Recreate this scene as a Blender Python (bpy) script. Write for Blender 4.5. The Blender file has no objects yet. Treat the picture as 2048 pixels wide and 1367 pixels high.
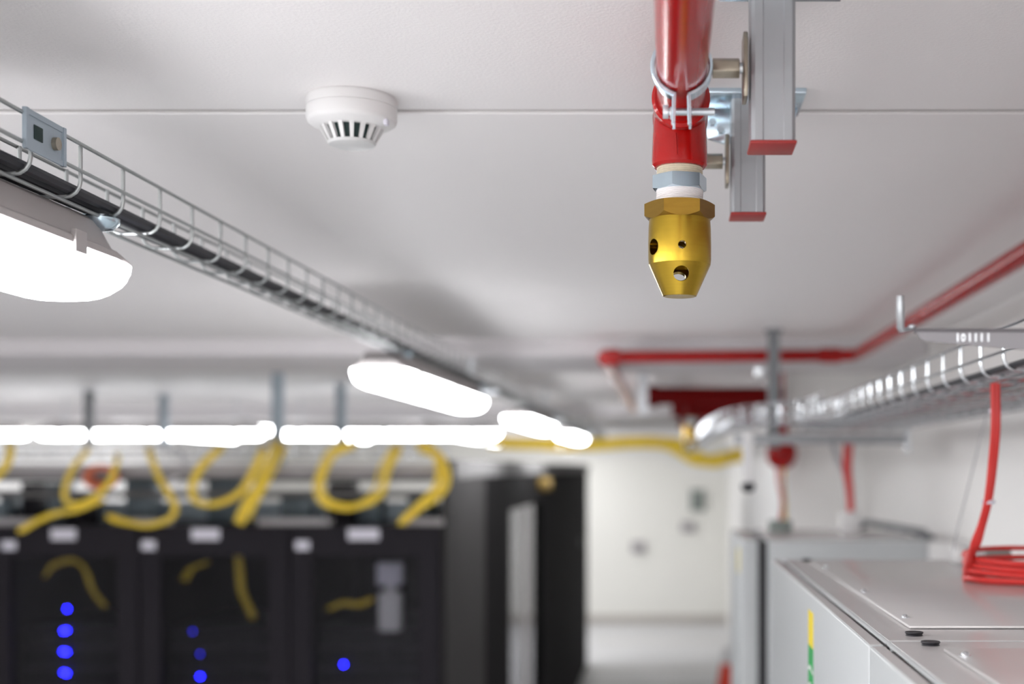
import bpy, bmesh, math, random
from mathutils import Vector, Matrix
random.seed(7)
PI = math.pi
C = bpy.context.scene.collection
scn = bpy.context.scene

# ------------------------------------------------------------ camera, world, exposure
F = 2600.0            # focal length in pixels of the 2048 wide frame
CX, CY = 1335.0, 935.0  # vanishing point of the level, square-on (shifted) camera
EYE = 2.2             # camera height in metres
cam_data = bpy.data.cameras.new('camera')
cam = bpy.data.objects.new('camera', cam_data)
C.objects.link(cam)
cam.location = (0, 0, EYE)
cam.rotation_euler = (PI / 2, 0, 0)
cam_data.sensor_fit = 'HORIZONTAL'
cam_data.sensor_width = 36
cam_data.lens = 36 * F / 2048
cam_data.shift_x = -(CX - 1024) / 2048
cam_data.shift_y = (CY - 683.5) / 2048
cam_data.clip_start = 0.02
cam_data.dof.use_dof = True
cam_data.dof.focus_distance = 1.25
cam_data.dof.aperture_fstop = 3.0
scn.camera = cam

w = bpy.data.worlds.new('world')
scn.world = w
w.use_nodes = True
w.node_tree.nodes['Background'].inputs[0].default_value = (0.9, 0.92, 1, 1)
w.node_tree.nodes['Background'].inputs[1].default_value = 0.15
scn.view_settings.view_transform = 'Standard'
scn.view_settings.look = 'None'
scn.view_settings.exposure = 0.0
scn.view_settings.gamma = 1
scn.view_settings.use_curve_mapping = False
LAMP = 25.5            # radiance of the fluorescent diffusers

# ------------------------------------------------------------ measuring helpers
def P(px, py, d):
    """point seen at photo pixel (px,py) standing d metres away"""
    return Vector(((px - CX) * d / F, d, EYE + (CY - py) * d / F))
def H(h):
    return EYE + h

# ------------------------------------------------------------ materials
MATS = {}
def mat(name, col, rough=0.5, metal=0.0, bump=None, var=0.0, vscale=20, coat=0, stretch=None, spec=0.5, emis=None, es=0):
    if name in MATS: return MATS[name]
    m = bpy.data.materials.new(name); m.use_nodes = True
    nt = m.node_tree; b = nt.nodes['Principled BSDF']
    b.inputs['Base Color'].default_value = (*col, 1)
    b.inputs['Roughness'].default_value = rough
    b.inputs['Metallic'].default_value = metal
    b.inputs['Specular IOR Level'].default_value = spec
    if coat: b.inputs['Coat Weight'].default_value = coat; b.inputs['Coat Roughness'].default_value = 0.08
    tc = nt.nodes.new('ShaderNodeTexCoord')
    mp = nt.nodes.new('ShaderNodeMapping')
    nt.links.new(tc.outputs['Object'], mp.inputs['Vector'])
    if stretch: mp.inputs['Scale'].default_value = stretch
    n = nt.nodes.new('ShaderNodeTexNoise'); n.inputs['Scale'].default_value = vscale
    n.inputs['Detail'].default_value = 4
    nt.links.new(mp.outputs['Vector'], n.inputs['Vector'])
    if var:
        r = nt.nodes.new('ShaderNodeMix'); r.data_type = 'RGBA'
        r.inputs['A'].default_value = (*[c * (1 - var) for c in col], 1)
        r.inputs['B'].default_value = (*[min(1, c * (1 + var)) for c in col], 1)
        nt.links.new(n.outputs['Fac'], r.inputs['Factor'])
        nt.links.new(r.outputs['Result'], b.inputs['Base Color'])
    else:
        rr = nt.nodes.new('ShaderNodeMapRange')
        rr.inputs['To Min'].default_value = max(0, rough - 0.05); rr.inputs['To Max'].default_value = rough + 0.05
        nt.links.new(n.outputs['Fac'], rr.inputs['Value']); nt.links.new(rr.outputs['Result'], b.inputs['Roughness'])
    if bump:
        n2 = nt.nodes.new('ShaderNodeTexNoise'); n2.inputs['Scale'].default_value = bump[0]; n2.inputs['Detail'].default_value = 3
        nt.links.new(mp.outputs['Vector'], n2.inputs['Vector'])
        bp = nt.nodes.new('ShaderNodeBump'); bp.inputs['Strength'].default_value = bump[1]; bp.inputs['Distance'].default_value = bump[2]
        nt.links.new(n2.outputs['Fac'], bp.inputs['Height']); nt.links.new(bp.outputs['Normal'], b.inputs['Normal'])
    if emis:
        b.inputs['Emission Color'].default_value = (*emis, 1); b.inputs['Emission Strength'].default_value = es
    MATS[name] = m
    return m

def glass_mat(name, tint, fac):
    m = bpy.data.materials.new(name); m.use_nodes = True; nt = m.node_tree; nt.nodes.clear()
    o = nt.nodes.new('ShaderNodeOutputMaterial'); t = nt.nodes.new('ShaderNodeBsdfTransparent'); g = nt.nodes.new('ShaderNodeBsdfGlossy')
    t.inputs[0].default_value = (*tint, 1); g.inputs[0].default_value = (.8, .8, .85, 1); g.inputs[1].default_value = .08
    mx = nt.nodes.new('ShaderNodeMixShader'); mx.inputs[0].default_value = fac
    nt.links.new(t.outputs[0], mx.inputs[1]); nt.links.new(g.outputs[0], mx.inputs[2]); nt.links.new(mx.outputs[0], o.inputs[0])
    return m

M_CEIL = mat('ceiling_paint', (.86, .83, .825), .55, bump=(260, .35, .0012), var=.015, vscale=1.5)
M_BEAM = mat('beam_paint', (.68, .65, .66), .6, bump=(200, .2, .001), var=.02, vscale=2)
M_WALL = mat('wall_paint', (.93, .915, .895), .6, bump=(200, .2, .001), var=.015, vscale=2)
M_WALLF = mat('end_wall_paint', (.86, .85, .80), .6, bump=(200, .2, .001), var=.015, vscale=1)
M_FLOOR = mat('floor_vinyl', (.60, .60, .61), .35, var=.05, vscale=3)
M_SEAM = mat('seam_sealant', (.06, .05, .028), .9, spec=.1)
M_SKIRT = mat('skirting_paint', (.52, .49, .45), .5)
M_RED = mat('red_gloss_paint', (.34, .0025, .0025), .19, coat=0, spec=.3, var=.08, vscale=40, bump=(35, .12, .001))
M_REDT = mat('red_fitting_paint', (.38, .003, .0025), .18, coat=.05, spec=.4, bump=(60, .35, .0015), var=.08, vscale=60)
M_CAP = mat('red_plastic_cap', (.30, .014, .012), .45, var=.05)
M_GALV = mat('galvanised_steel', (.66, .69, .72), .33, .9, var=.14, vscale=30, bump=(50, .08, .0005))
M_STRUT = mat('galvanised_channel', (.36, .37, .385), .42, .7, var=.09, vscale=25, stretch=(1, 1, .25), bump=(60, .08, .0004))
M_ZINC = mat('zinc_plated_steel', (.60, .72, .80), .2, .95, var=.12, vscale=60)
M_NICK = mat('yellowed_zinc_steel', (.34, .30, .24), .3, .9, var=.2, vscale=80)
M_WIRE = mat('bright_zinc_wire', (.72, .75, .78), .2, .95, var=.08, vscale=50)
M_WIREL = mat('dull_zinc_wire', (.42, .44, .44), .42, .8, var=.1, vscale=50)
M_BRASS = mat('turned_brass', (.46, .30, .036), .27, 1.0, var=.12, vscale=30, stretch=(.6, .6, 14), bump=(220, .08, .0003))
M_BRASSD = mat('dark_brass_hexagon', (.29, .17, .03), .32, 1.0, var=.18, vscale=30, stretch=(1, 1, 6), bump=(180, .15, .0004))
M_TAPE = mat('white_thread_tape', (.86, .82, .82), .5, bump=(300, .4, .001))
M_TAPED = mat('stained_thread_sealant', (.62, .55, .42), .5, var=.3, vscale=150, bump=(300, .5, .001))
M_WPLAS = mat('white_plastic', (.74, .725, .72), .4, var=.02)
M_DARK = mat('dark_recess', (.012, .03, .028), .8)
M_HOUS = mat('grey_lamp_housing', (.42, .39, .385), .5, var=.03)
M_BLACKC = mat('black_cable_sheath', (.012, .012, .018), .45, var=.1)
M_GREYC = mat('grey_cable_sheath', (.40, .40, .42), .5)
M_REDC = mat('red_cable_sheath', (.66, .035, .03), .42, var=.06, vscale=10)
M_YELC = mat('yellow_fibre_sheath', (.95, .68, .06), .4, var=.08, vscale=10)
M_ORC = mat('orange_cable_sheath', (.75, .22, .12), .45)
M_WHC = mat('white_cable_sheath', (.75, .75, .78), .45)
M_CAB = mat('light_grey_cabinet_paint', (.46, .475, .48), .42, var=.02, vscale=3, bump=(400, .1, .0003))
M_CABT = mat('grey_cabinet_top_metal', (.62, .595, .585), .24, .15, var=.05, vscale=4, stretch=(.3, 2, 1))
M_RUB = mat('black_rubber', (.015, .014, .018), .5)
M_RACK = mat('black_rack_steel', (.015, .013, .017), .6, var=.06, spec=.15)
M_RACKS = mat('charcoal_side_panel', (.034, .032, .032), .7, var=.05, spec=.1)
M_RACKI = mat('rack_interior', (.010, .009, .011), .7)
M_SERV = mat('server_faceplate', (.014, .015, .018), .5, .1, var=.3, vscale=40)
M_LABEL = mat('white_paper_label', (.70, .68, .76), .6)
M_DUCT = mat('pale_grey_trunking', (.40, .38, .39), .75, spec=.15)
M_TRUNK = mat('grey_trunking', (.17, .165, .165), .8, spec=.1)
M_BLK = mat('matt_black_steel', (.004, .0035, .004), .8, spec=.06)
M_DZ = mat('dull_zinc', (.36, .42, .47), .6, .4, var=.1)
M_DKST = mat('dark_galvanised_steel', (.24, .25, .26), .6, .5, var=.1)
M_REDSH = mat('dark_red_paint', (.14, .0006, .0006), .6, spec=.12)  # shade on the manifold pipes put into a darker red
M_BLUEG = mat('blue_grey_panel', (.10, .13, .15), .4, .3, var=.3, vscale=25)
M_YLAB = mat('yellow_label', (.80, .62, .03), .5)
M_GLAB = mat('green_label', (.03, .34, .09), .5)
M_BOX = mat('grey_green_box', (.22, .25, .23), .5)
M_CONE = mat('orange_red_cone', (.70, .05, .02), .5)
M_YPL = mat('yellow_plastic', (.78, .55, .03), .45)
M_LENS = mat('lit_diffuser', (.9, .9, .9), .4, emis=(.965, .98, 1), es=LAMP)
M_LED = mat('blue_led_lens', (.02, .02, .3), .4, emis=(.010, .010, 1), es=110)
M_LEDD = mat('dim_blue_led_lens', (.02, .02, .3), .4, emis=(.02, .02, .8), es=10)
M_SMOKE = glass_mat('smoked_glass', (.72, .72, .74), .012)
M_TINT = glass_mat('tinted_door_glass', (.62, .62, .63), .04)

# ------------------------------------------------------------ mesh helpers
def B(): return bmesh.new()
def box(bm, x0, x1, y0, y1, z0, z1):
    vs = [bm.verts.new((x, y, z)) for z in (z0, z1) for y in (y0, y1) for x in (x0, x1)]
    for f in ((0, 2, 3, 1), (4, 5, 7, 6), (0, 1, 5, 4), (2, 6, 7, 3), (1, 3, 7, 5), (0, 4, 6, 2)):
        bm.faces.new([vs[i] for i in f])
    return bm
def poly_prism(bm, pts, axis, a, b):
    """extrude outline pts (list of 2-tuples) along axis from a to b"""
    def mk(p, t):
        if axis == 'x': return (t, p[0], p[1])
        if axis == 'y': return (p[0], t, p[1])
        return (p[0], p[1], t)
    v0 = [bm.verts.new(mk(p, a)) for p in pts]; v1 = [bm.verts.new(mk(p, b)) for p in pts]
    n = len(pts)
    bm.faces.new(v0); bm.faces.new(v1[::-1])
    for i in range(n): bm.faces.new((v0[i], v1[i], v1[(i + 1) % n], v0[(i + 1) % n]))
    return bm
def frame_at(d):
    d = d.normalized()
    up = Vector((0, 0, 1)) if abs(d.z) < .95 else Vector((1, 0, 0))
    s = d.cross(up).normalized(); return s, s.cross(d).normalized()
def sweep(bm, pts, r, n=10, closed=False, cap=True, prof=None):
    pts = [Vector(p) for p in pts]; m = len(pts); rings = []
    rr = r if isinstance(r, (list, tuple)) else [r] * m
    s = u = None
    for i, p in enumerate(pts):
        if closed: t = (pts[(i + 1) % m] - pts[i - 1])
        else: t = pts[min(i + 1, m - 1)] - pts[max(i - 1, 0)]
        t.normalize()
        if s is None: s, u = frame_at(t)
        else:
            s = (s - t * s.dot(t)).normalized(); u = s.cross(t).normalized()
        if prof: rings.append([bm.verts.new(p + s * a + u * b) for a, b in prof])
        else: rings.append([bm.verts.new(p + (s * math.cos(2 * PI * k / n) + u * math.sin(2 * PI * k / n)) * rr[i]) for k in range(n)])
    k = len(rings[0])
    for i in range(m if closed else m - 1):
        a, b = rings[i], rings[(i + 1) % m]
        for j in range(k): bm.faces.new((a[j], a[(j + 1) % k], b[(j + 1) % k], b[j]))
    if cap and not closed: bm.faces.new(rings[0][::-1]); bm.faces.new(rings[-1])
    return bm
def cyl(bm, a, b, r, n=24, r2=None):
    return sweep(bm, [a, b], [r, r if r2 is None else r2], n)
def lathe(bm, prof, c, n=64, axis='z'):
    """prof: list of (radius, height); closed solid when first/last radius 0"""
    rings = []
    for r, h in prof:
        if r < 1e-6: rings.append([bm.verts.new((0, 0, h))])
        else: rings.append([bm.verts.new((r * math.cos(2 * PI * k / n), r * math.sin(2 * PI * k / n), h)) for k in range(n)])
    for a, b in zip(rings, rings[1:]):
        for j in range(n):
            q = [a[j % len(a)], a[(j + 1) % len(a)], b[(j + 1) % len(b)], b[j % len(b)]]
            q = list(dict.fromkeys(q))
            if len(q) > 2: bm.faces.new(q)
    vs = [v for ring in rings for v in ring]
    if axis == 'y': bmesh.ops.rotate(bm, verts=vs, cent=(0, 0, 0), matrix=Matrix.Rotation(-PI / 2, 3, 'X'))
    if axis == 'x': bmesh.ops.rotate(bm, verts=vs, cent=(0, 0, 0), matrix=Matrix.Rotation(PI / 2, 3, 'Y'))
    bmesh.ops.translate(bm, verts=vs, vec=Vector(c))
    return bm
def ngon_prism(bm, c, r, z0, z1, n=6, rot=0, cham=0.0):
    """vertical hexagon with chamfered ends"""
    if not cham:
        pts = [(c[0] + r * math.cos(rot + 2 * PI * k / n), c[1] + r * math.sin(rot + 2 * PI * k / n)) for k in range(n)]
        return poly_prism(bm, pts, 'z', z0, z1)
    # intersect hexagon with a chamfered round: sample angles, height limited by radius
    rings = []
    ns = n * 12
    rin = r * math.cos(PI / n)
    def rad(a):
        a = (a - rot) % (2 * PI / n) - PI / n
        return rin / math.cos(a)
    for lvl in ('a', 'b', 'c', 'd'):
        ring = []
        for k in range(ns):
            a = rot + 2 * PI * k / ns
            R = rad(a); over = (R - rin) / (r - rin + 1e-9)
            if lvl == 'a': q, z = rin * .97, z0
            elif lvl == 'b': q, z = R, z0 + cham * over
            elif lvl == 'c': q, z = R, z1 - .2 * cham * over
            else: q, z = rin * .97, z1
            ring.append(bm.verts.new((c[0] + q * math.cos(a), c[1] + q * math.sin(a), z)))
        rings.append(ring)
    for a, b in zip(rings, rings[1:]):
        for j in range(ns): bm.faces.new((a[j], a[(j + 1) % ns], b[(j + 1) % ns], b[j]))
    bm.faces.new(rings[0][::-1]); bm.faces.new(rings[-1])
    return bm
def smooth_path(pts, k=8):
    pts = [Vector(p) for p in pts]; out = []
    for i in range(len(pts) - 1):
        p0 = pts[max(i - 1, 0)]; p1 = pts[i]; p2 = pts[i + 1]; p3 = pts[min(i + 2, len(pts) - 1)]
        for j in range(k):
            t = j / k
            out.append(.5 * ((2 * p1) + (p2 - p0) * t + (2 * p0 - 5 * p1 + 4 * p2 - p3) * t * t + (3 * p1 - p0 - 3 * p2 + p3) * t ** 3))
    out.append(pts[-1]); return out

def obj(name, bm, m, parent=None, smooth=35, bevel=0.0, seg=2):
    """link the bmesh (given in world coordinates) as ONE mesh object"""
    bmesh.ops.recalc_face_normals(bm, faces=bm.faces)
    if bevel:
        bmesh.ops.bevel(bm, geom=[e for e in bm.edges if e.is_manifold and e.calc_face_angle(0) > math.radians(50)], offset=bevel, segments=seg, affect='EDGES', profile=.5)
    me = bpy.data.meshes.new(name)
    if parent is not None:
        o_ = parent.location.copy(); p = parent.parent
        while p is not None: o_ += p.location; p = p.parent
        bmesh.ops.translate(bm, verts=bm.verts, vec=-o_)
        loc = Vector((0, 0, 0))
    else:
        xs = [v.co for v in bm.verts]
        loc = Vector(((min(c.x for c in xs) + max(c.x for c in xs)) / 2, (min(c.y for c in xs) + max(c.y for c in xs)) / 2, min(c.z for c in xs)))
        bmesh.ops.translate(bm, verts=bm.verts, vec=-loc)
    for f in bm.faces: f.smooth = bool(smooth)
    if smooth:
        th = math.radians(smooth)
        for e in bm.edges:
            if not e.is_manifold or e.calc_face_angle(0) > th: e.smooth = False
    bm.to_mesh(me); bm.free()
    me.materials.append(m)
    o = bpy.data.objects.new(name, me); C.objects.link(o)
    o.location = loc
    if parent is not None: o.parent = parent
    return o
def tag(o, label=None, cat=None, group=None, kind=None):
    if label: o['label'] = label
    if cat: o['category'] = cat
    if group: o['group'] = group
    if kind: o['kind'] = kind
    return o
def thing(name, label, cat, loc, group=None):
    o = bpy.data.objects.new(name, None); C.objects.link(o); o.location = loc; o.empty_display_size = .05
    return tag(o, label, cat, group)
def struct(name, bm, m, **k):
    o = obj(name, bm, m, **k); o['kind'] = 'structure'; return o
def dup(root, off, label=None, group=None, rotz=0):
    def cp(o, par):
        c = o.copy(); C.objects.link(c)
        if par is not None: c.parent = par
        for ch in o.children: cp(ch, c)
        return c
    r = cp(root, None); r.location = root.location + Vector(off)
    r.rotation_euler.z += rotz
    if label: r['label'] = label
    if group: r['group'] = group
    return r
def cut(o, cutters):
    """carve solids out of a mesh part, leaving no helper behind"""
    tmp = []
    for bm in cutters:
        bmesh.ops.recalc_face_normals(bm, faces=bm.faces)
        me = bpy.data.meshes.new('cutter'); bm.to_mesh(me); bm.free()
        c = bpy.data.objects.new('cutter', me); C.objects.link(c); tmp.append(c)
        md = o.modifiers.new('b', 'BOOLEAN'); md.object = c; md.operation = 'DIFFERENCE'; md.solver = 'EXACT'
    bpy.context.view_layer.update()
    dg = bpy.context.evaluated_depsgraph_get()
    me = bpy.data.meshes.new_from_object(o.evaluated_get(dg), depsgraph=dg)
    o.modifiers.clear(); old = o.data; o.data = me; bpy.data.meshes.remove(old)
    me.materials.clear()
    for c in tmp:
        m_ = c.data; bpy.data.objects.remove(c); bpy.data.meshes.remove(m_)
    bm = bmesh.new(); bm.from_mesh(me)
    for f in bm.faces: f.smooth = True; f.material_index = 0
    for e in bm.edges: e.smooth = not (not e.is_manifold or e.calc_face_angle(0) > math.radians(13))
    bm.to_mesh(me); bm.free()

# ------------------------------------------------------------ the room
CE = H(.415)                      # ceiling height
XL, XR, YN, YF = -6.0, .85, -4.0, 18.4
seams = [1.513, -1.4]
edges = [YN - .1] + sorted(seams) + [YF + .2]
bm = B()
for a, b_ in zip(edges, edges[1:]): box(bm, XL - .1, XR + .1, a + .006, b_ - .006, CE, CE + .12)
box(bm, XL - .1, XR + .1, YN - .1, YF + .2, CE + .012, CE + .16)
struct('ceiling', bm, M_CEIL, smooth=0)
for i, s in enumerate(seams):
    bm = B(); box(bm, XL, XR, s - .006, s + .006, CE + .003, CE + .012)
    struct('trim_%d' % (i + 1), bm, M_SEAM, smooth=0)
# shallow filler strips behind the joints
bm = B(); poly_prism(bm, [(1.519, CE + .002), (1.522, CE - .0010), (1.578, CE - .0010), (1.592, CE + .002)], 'x', XL, XR)
struct('trim_3', bm, M_CEIL, smooth=0)
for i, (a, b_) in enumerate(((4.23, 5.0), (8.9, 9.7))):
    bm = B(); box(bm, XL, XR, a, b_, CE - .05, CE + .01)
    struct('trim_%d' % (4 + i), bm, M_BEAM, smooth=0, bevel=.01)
bm = B(); box(bm, XL - .1, XR + .1, YN - .1, YF + .1, -.1, 0); struct('floor', bm, M_FLOOR, smooth=0)
bm = B(); box(bm, XR, XR + .1, YN - .1, YF + .1, 0, CE + .01); struct('wall_right', bm, M_WALL, smooth=0)
bm = B(); box(bm, .5, XR + .02, 5.5, 7.9, 0, CE + .005); struct('wall_pier', bm, M_WALL, smooth=0, bevel=.004)
bm = B(); box(bm, XL - .1, XL, YN - .1, YF + .1, 0, CE + .01); struct('wall_left', bm, M_WALL, smooth=0)
bm = B(); box(bm, XL - .1, XR + .1, YF, YF + .1, 0, CE + .01); struct('wall_far', bm, M_WALLF, smooth=0)
bm = B(); box(bm, XL - .1, XR + .1, YN - .1, YN, 0, CE + .01); struct('wall_near', bm, M_WALL, smooth=0)
bm = B(); box(bm, XL, XR, YF - .02, YF, 0, .12); struct('baseboard_far', bm, M_SKIRT, smooth=0)
# darker strips across the aisle floor
for i, y in enumerate((14.2, 16.4)):
    bm = B(); box(bm, -.9, .85, y, y + .12, 0, .002); struct('trim_%d' % (8 + i), bm, M_SKIRT, smooth=0)

# ------------------------------------------------------------ fluorescent luminaires
LL = 1.32
def lamp(cx, y0, h, label, group='fluorescent luminaires under the ceiling'):
    """lamp running in depth from y0 to y0+LL; h = top of diffuser"""
    t = thing('fluorescent_luminaire', label, 'ceiling lamp', (cx, y0 + LL / 2, H(h)), group)
    bm = B(); n = 40; m = 14; rings = []
    for i in range(n + 1):
        s = .5 - .5 * math.cos(PI * i / n); y = y0 + LL * s
        e = min(s, 1 - s) * LL
        q = 1 - max(0, 1 - e / .048) ** 2.4; qd = max(.03, q) ** .5; qw = .80 + .20 * q ** .5
        ring = []
        for k in range(m + 1):
            a = PI * k / m; ca, sa = math.cos(a), math.sin(a)
            ring.append(bm.verts.new((cx + .064 * qw * math.copysign(abs(ca) ** .7, ca), y, H(h) - .042 * qd * sa ** .75)))
        rings.append(ring)
    for a, b_ in zip(rings, rings[1:]):
        for j in range(m): bm.faces.new((a[j], a[j + 1], b_[j + 1], b_[j]))
        bm.faces.new((a[m], a[0], b_[0], b_[m]))
    bm.faces.new(rings[0]); bm.faces.new(rings[-1][::-1])
    tag(obj('diffuser', bm, M_LENS, t), 'glowing white diffuser')
    bm = B(); prof = [(-.066, 0), (.066, 0), (.066, .007), (.056, .012), (.044, .038), (.036, .044), (-.036, .044), (-.044, .038), (-.056, .012), (-.066, .007)]
    rr = []
    for y, f, zt in ((y0 + .012, .9, .45), (y0 + .06, 1, 1), (y0 + LL - .06, 1, 1), (y0 + LL - .012, .9, .45)):
        rr.append([bm.verts.new((cx + a * f, y, H(h) + .0005 + b_ * zt)) for a, b_ in prof])
    for a, b_ in zip(rr, rr[1:]):
        for j in range(len(prof)): bm.faces.new((a[j], a[(j + 1) % 10], b_[(j + 1) % 10], b_[j]))
    bm.faces.new(rr[0]); bm.faces.new(rr[-1][::-1])
    obj('housing', bm, M_HOUS, t, bevel=.001)
    for y in (y0 + .15, y0 + LL / 2, y0 + LL - .15):
        for s in (-1, 1):
            bm = B(); box(bm, cx + s * .066 - .003, cx + s * .066 + .003, y - .012, y + .012, H(h) - .008, H(h) + .014)
            obj('clip', bm, M_HOUS, t, bevel=.001)
    for y in (y0 + .09, y0 + LL - .05):
        bm = B(); lathe(bm, [(0, -.012), (.014, -.010), (.020, -.004), (.021, .001), (.014, .0045), (0, .005)], (cx + .042, y, H(h) + .043), 24)
        box(bm, cx + .0, cx + .045, y - .009, y + .009, H(h) + .042, H(h) + .048)
        tag(obj('mounting_clamp', bm, M_ZINC, t), 'zinc mounting clamp')
    return t
LX = -.641
def rods(o):
    for q in (-.5, .5):
        bm = B(); c = o.location; cyl(bm, (c.x, c.y + q, c.z + .043), (c.x, c.y + q, CE), .004, 10); obj('suspension_rod', bm, M_GALV, o)
    return o
L1 = lamp(LX, 1.42 - LL, .2180, 'large lit luminaire at the left edge, nearest of the row under the left cable tray')
for k, lab in ((1, 'lit luminaire second in the row under the left cable tray'),
               (2, 'small lit luminaire third in the row under the left cable tray'),
               (3, 'smallest lit luminaire at the far end of the row, overlapping the third one'),
               (-1, None), (-2, None)):
    if lab: dup(L1, (0, [0, 2.77, 5.42, 8.0][k], 0), lab)
# unseen lamps added behind the photographer to brighten the front of the room
for y in (-1.6, -3.5):
    dup(L1, (0, y, 0), 'lit luminaire behind the photographer under the left cable tray')
# transverse lamps over the rack row, end to end
def lamp_across(x0, y, h, label):
    o = dup(L1, (0, 0, 0), label); o.rotation_euler.z = PI / 2
    o.location = (x0 + LL / 2, y, H(h)); return rods(o)
lamp_across(-2.30, 7.6, .212, 'lit luminaire over the racks, rightmost of the horizontal light line')
lamp_across(-3.68, 7.6, .212, 'lit luminaire over the racks, second from the right in the horizontal light line')
lamp_across(-5.06, 7.6, .212, 'lit luminaire over the racks, leftmost of the horizontal light line')
# further rows added out of view to brighten the ceiling and end wall
for x in (-2.15,):
    for y in (-2.6, -.9, .8):
        rods(dup(L1, (x - LX, y - .76, .12), 'lit luminaire in the open area left of the camera'))
for x in (-1.4, .25):
    for y in (-3.1, -1.5):
        rods(dup(L1, (x - LX, y - .76, .12), 'lit luminaire behind the photographer in a neighbouring row'))
for y in (12.0, 14.2, 16.4):
    rods(dup(L1, (-2.15 - LX, y - .76, .12), 'lit luminaire behind the aisle enclosure near the end wall'))
for x in (-3.4, -4.9):
    for y in (1.0, 11.0, 14.0):
        rods(dup(L1, (x - LX, y - .76, .12), 'lit luminaire in a neighbouring aisle'))
for y in (15.6, 17.2):  # pair added to brighten the end wall
    rods(dup(L1, (-1.35 - LX, y - .76, .05), 'lit luminaire near the end wall, just left of the lamp row'))

# ------------------------------------------------------------ wire mesh trays
def tray_section(x0, x1, y0, y1, hb, ht, hm, label, group, step=.1, phase=0.0, nb=3, r=.0020, near='x1', r2=.0021, wm=None):
    wm = wm or M_WIRE
    """straight tray between x0 and x1; hb base, ht top wire"""
    t = thing('wire_mesh_tray', label, 'cable tray', ((x0 + x1) / 2, (y0 + y1) / 2, H(hb)), group)
    longs = [(x0, ht), (x1, ht), (x0, hm), (x1, hm)] + [(x0 + (x1 - x0) * (k + .5) / nb, hb - 2 * r * .98) for k in range(nb)] 
    for x, h in longs:
        off = 0
        if h > hb: off = -r * 1.9 if x == min(x0, x1) else r * 1.9
        bm = B(); cyl(bm, (x + off, y0, H(h)), (x + off, y1, H(h)), r, 8); obj('long_wire', bm, wm, t)
    y = y0 + phase; cr = min(.016, (ht - hb) * .35); first = None
    while y < y1:
        if first is None:
            xa, xb = min(x0, x1), max(x0, x1); pts = [(xa, y, H(ht))]
            for k in range(5):
                a = PI / 2 * k / 4; pts.append((xa + cr - cr * math.cos(a), y, H(hb) + cr - cr * math.sin(a)))
            for k in range(5):
                a = PI / 2 * k / 4; pts.append((xb - cr + cr * math.sin(a), y, H(hb) + cr - cr * math.cos(a)))
            pts.append((xb, y, H(ht)))
            bm = B(); sweep(bm, pts, r2, 8); first = obj('cross_wire', bm, wm, t); fy = y
        else:
            c = first.copy(); C.objects.link(c); c.parent = t; c.location = (0, y - fy, 0)
        y += step
    return t
GL = 'wire mesh cable tray sections along the left'
TL0, TL1 = -.637, -.577
# posts measured at 1.278 + k*.1
labs = ['narrow wire mesh tray on the left, nearest section carrying black cables over the big lamp',
        'narrow wire mesh tray on the left, second section running into the blur',
        'narrow wire mesh tray on the left, third section above the second lamp',
        'narrow wire mesh tray on the left, far section near the rack corner']
TS = [(.18, 2.80), (2.802, 5.6), (5.602, 8.5), (8.502, 12.0)]
for (a, b_), lb in zip(TS, labs):
    ph = (1.278 - a) % .1
    tray_section(TL0, TL1, a, b_, .266, .316, .290, lb, GL, phase=ph, nb=2, wm=M_WIREL)
# coupler plate on the side of the nearest section
cp = thing('coupler_plate', 'small punched zinc coupler plate clipped to the side of the left tray', 'bracket', (-.572, 1.19, H(.29)))
bm = B()
for z0, z1 in ((.2840, .2890), (.3155, .3205)): box(bm, -.5715, -.5695, 1.155, 1.228, H(z0), H(z1))
box(bm, -.5725, -.5705, 1.155, 1.228, H(.2875), H(.317))
box(bm, -.5725, -.5685, 1.153, 1.158, H(.284), H(.3205)); box(bm, -.5725, -.5685, 1.225, 1.230, H(.284), H(.3205))
plate = obj('plate', bm, M_DZ, cp, smooth=0)
bm = B(); box(bm, -.5704, -.5695, 1.170, 1.186, H(.296), H(.309)); obj('slot', bm, M_DARK, cp, bevel=.0004)
bm = B(); cyl(bm, (-.5705, 1.209, H(.301)), (-.566, 1.209, H(.301)), .006, 16); obj('bolt_head', bm, M_NICK, cp)
# ceiling hangers of that tray (clear of the lamps)
hang = None
for y in (4.36, 7.0, 9.8, 11.8, .05):
    if hang is None:
        hang = thing('ceiling_hanger', '', 'bracket', (-.66, y, H(.25)), 'hangers of the left cable tray')
        bm = B(); box(bm, -.668, -.648, y - .012, y + .012, H(.247), CE); obj('drop', bm, M_GALV, hang, smooth=0)
        bm = B(); box(bm, -.668, -.566, y - .012, y + .012, H(.247), H(.2595)); obj('arm', bm, M_GALV, hang, smooth=0)
        bm = B(); box(bm, -.69, -.626, y - .02, y + .02, CE - .003, CE); obj('foot', bm, M_GALV, hang, smooth=0)
        fy = y; hang['label'] = 'zinc hanger holding the left cable tray just beyond the second lamp'
    else:
        dup(hang, (0, y - fy, 0), {7.0: 'zinc hanger of the left tray, beyond the third lamp', 9.8: 'zinc hanger of the left tray, beyond the fourth lamp',
            11.8: 'zinc hanger of the left tray, farthest one', .05: 'zinc hanger of the left tray beside the photographer'}[y])
# black cables lying in the left tray
offs = [(-.590, .2735, .0056), (-.6035, .2732, .0054), (-.618, .2730, .0050)]
for i, (x, h, r) in enumerate(offs):
    pts = []; y = .2; k = 0
    while y < 11.9:
        j = math.sin(y * (1.7 + .9 * i) + i) * .0022
        pts.append((x + j, y, H(h) + abs(j) * .5)); y += .12
    bm = B(); sweep(bm, pts, r, 8)
    tag(obj('power_cable', bm, M_BLACKC), 'black power cable lying among others in the left wire tray', 'cable', 'black cables in the left tray')

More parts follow.
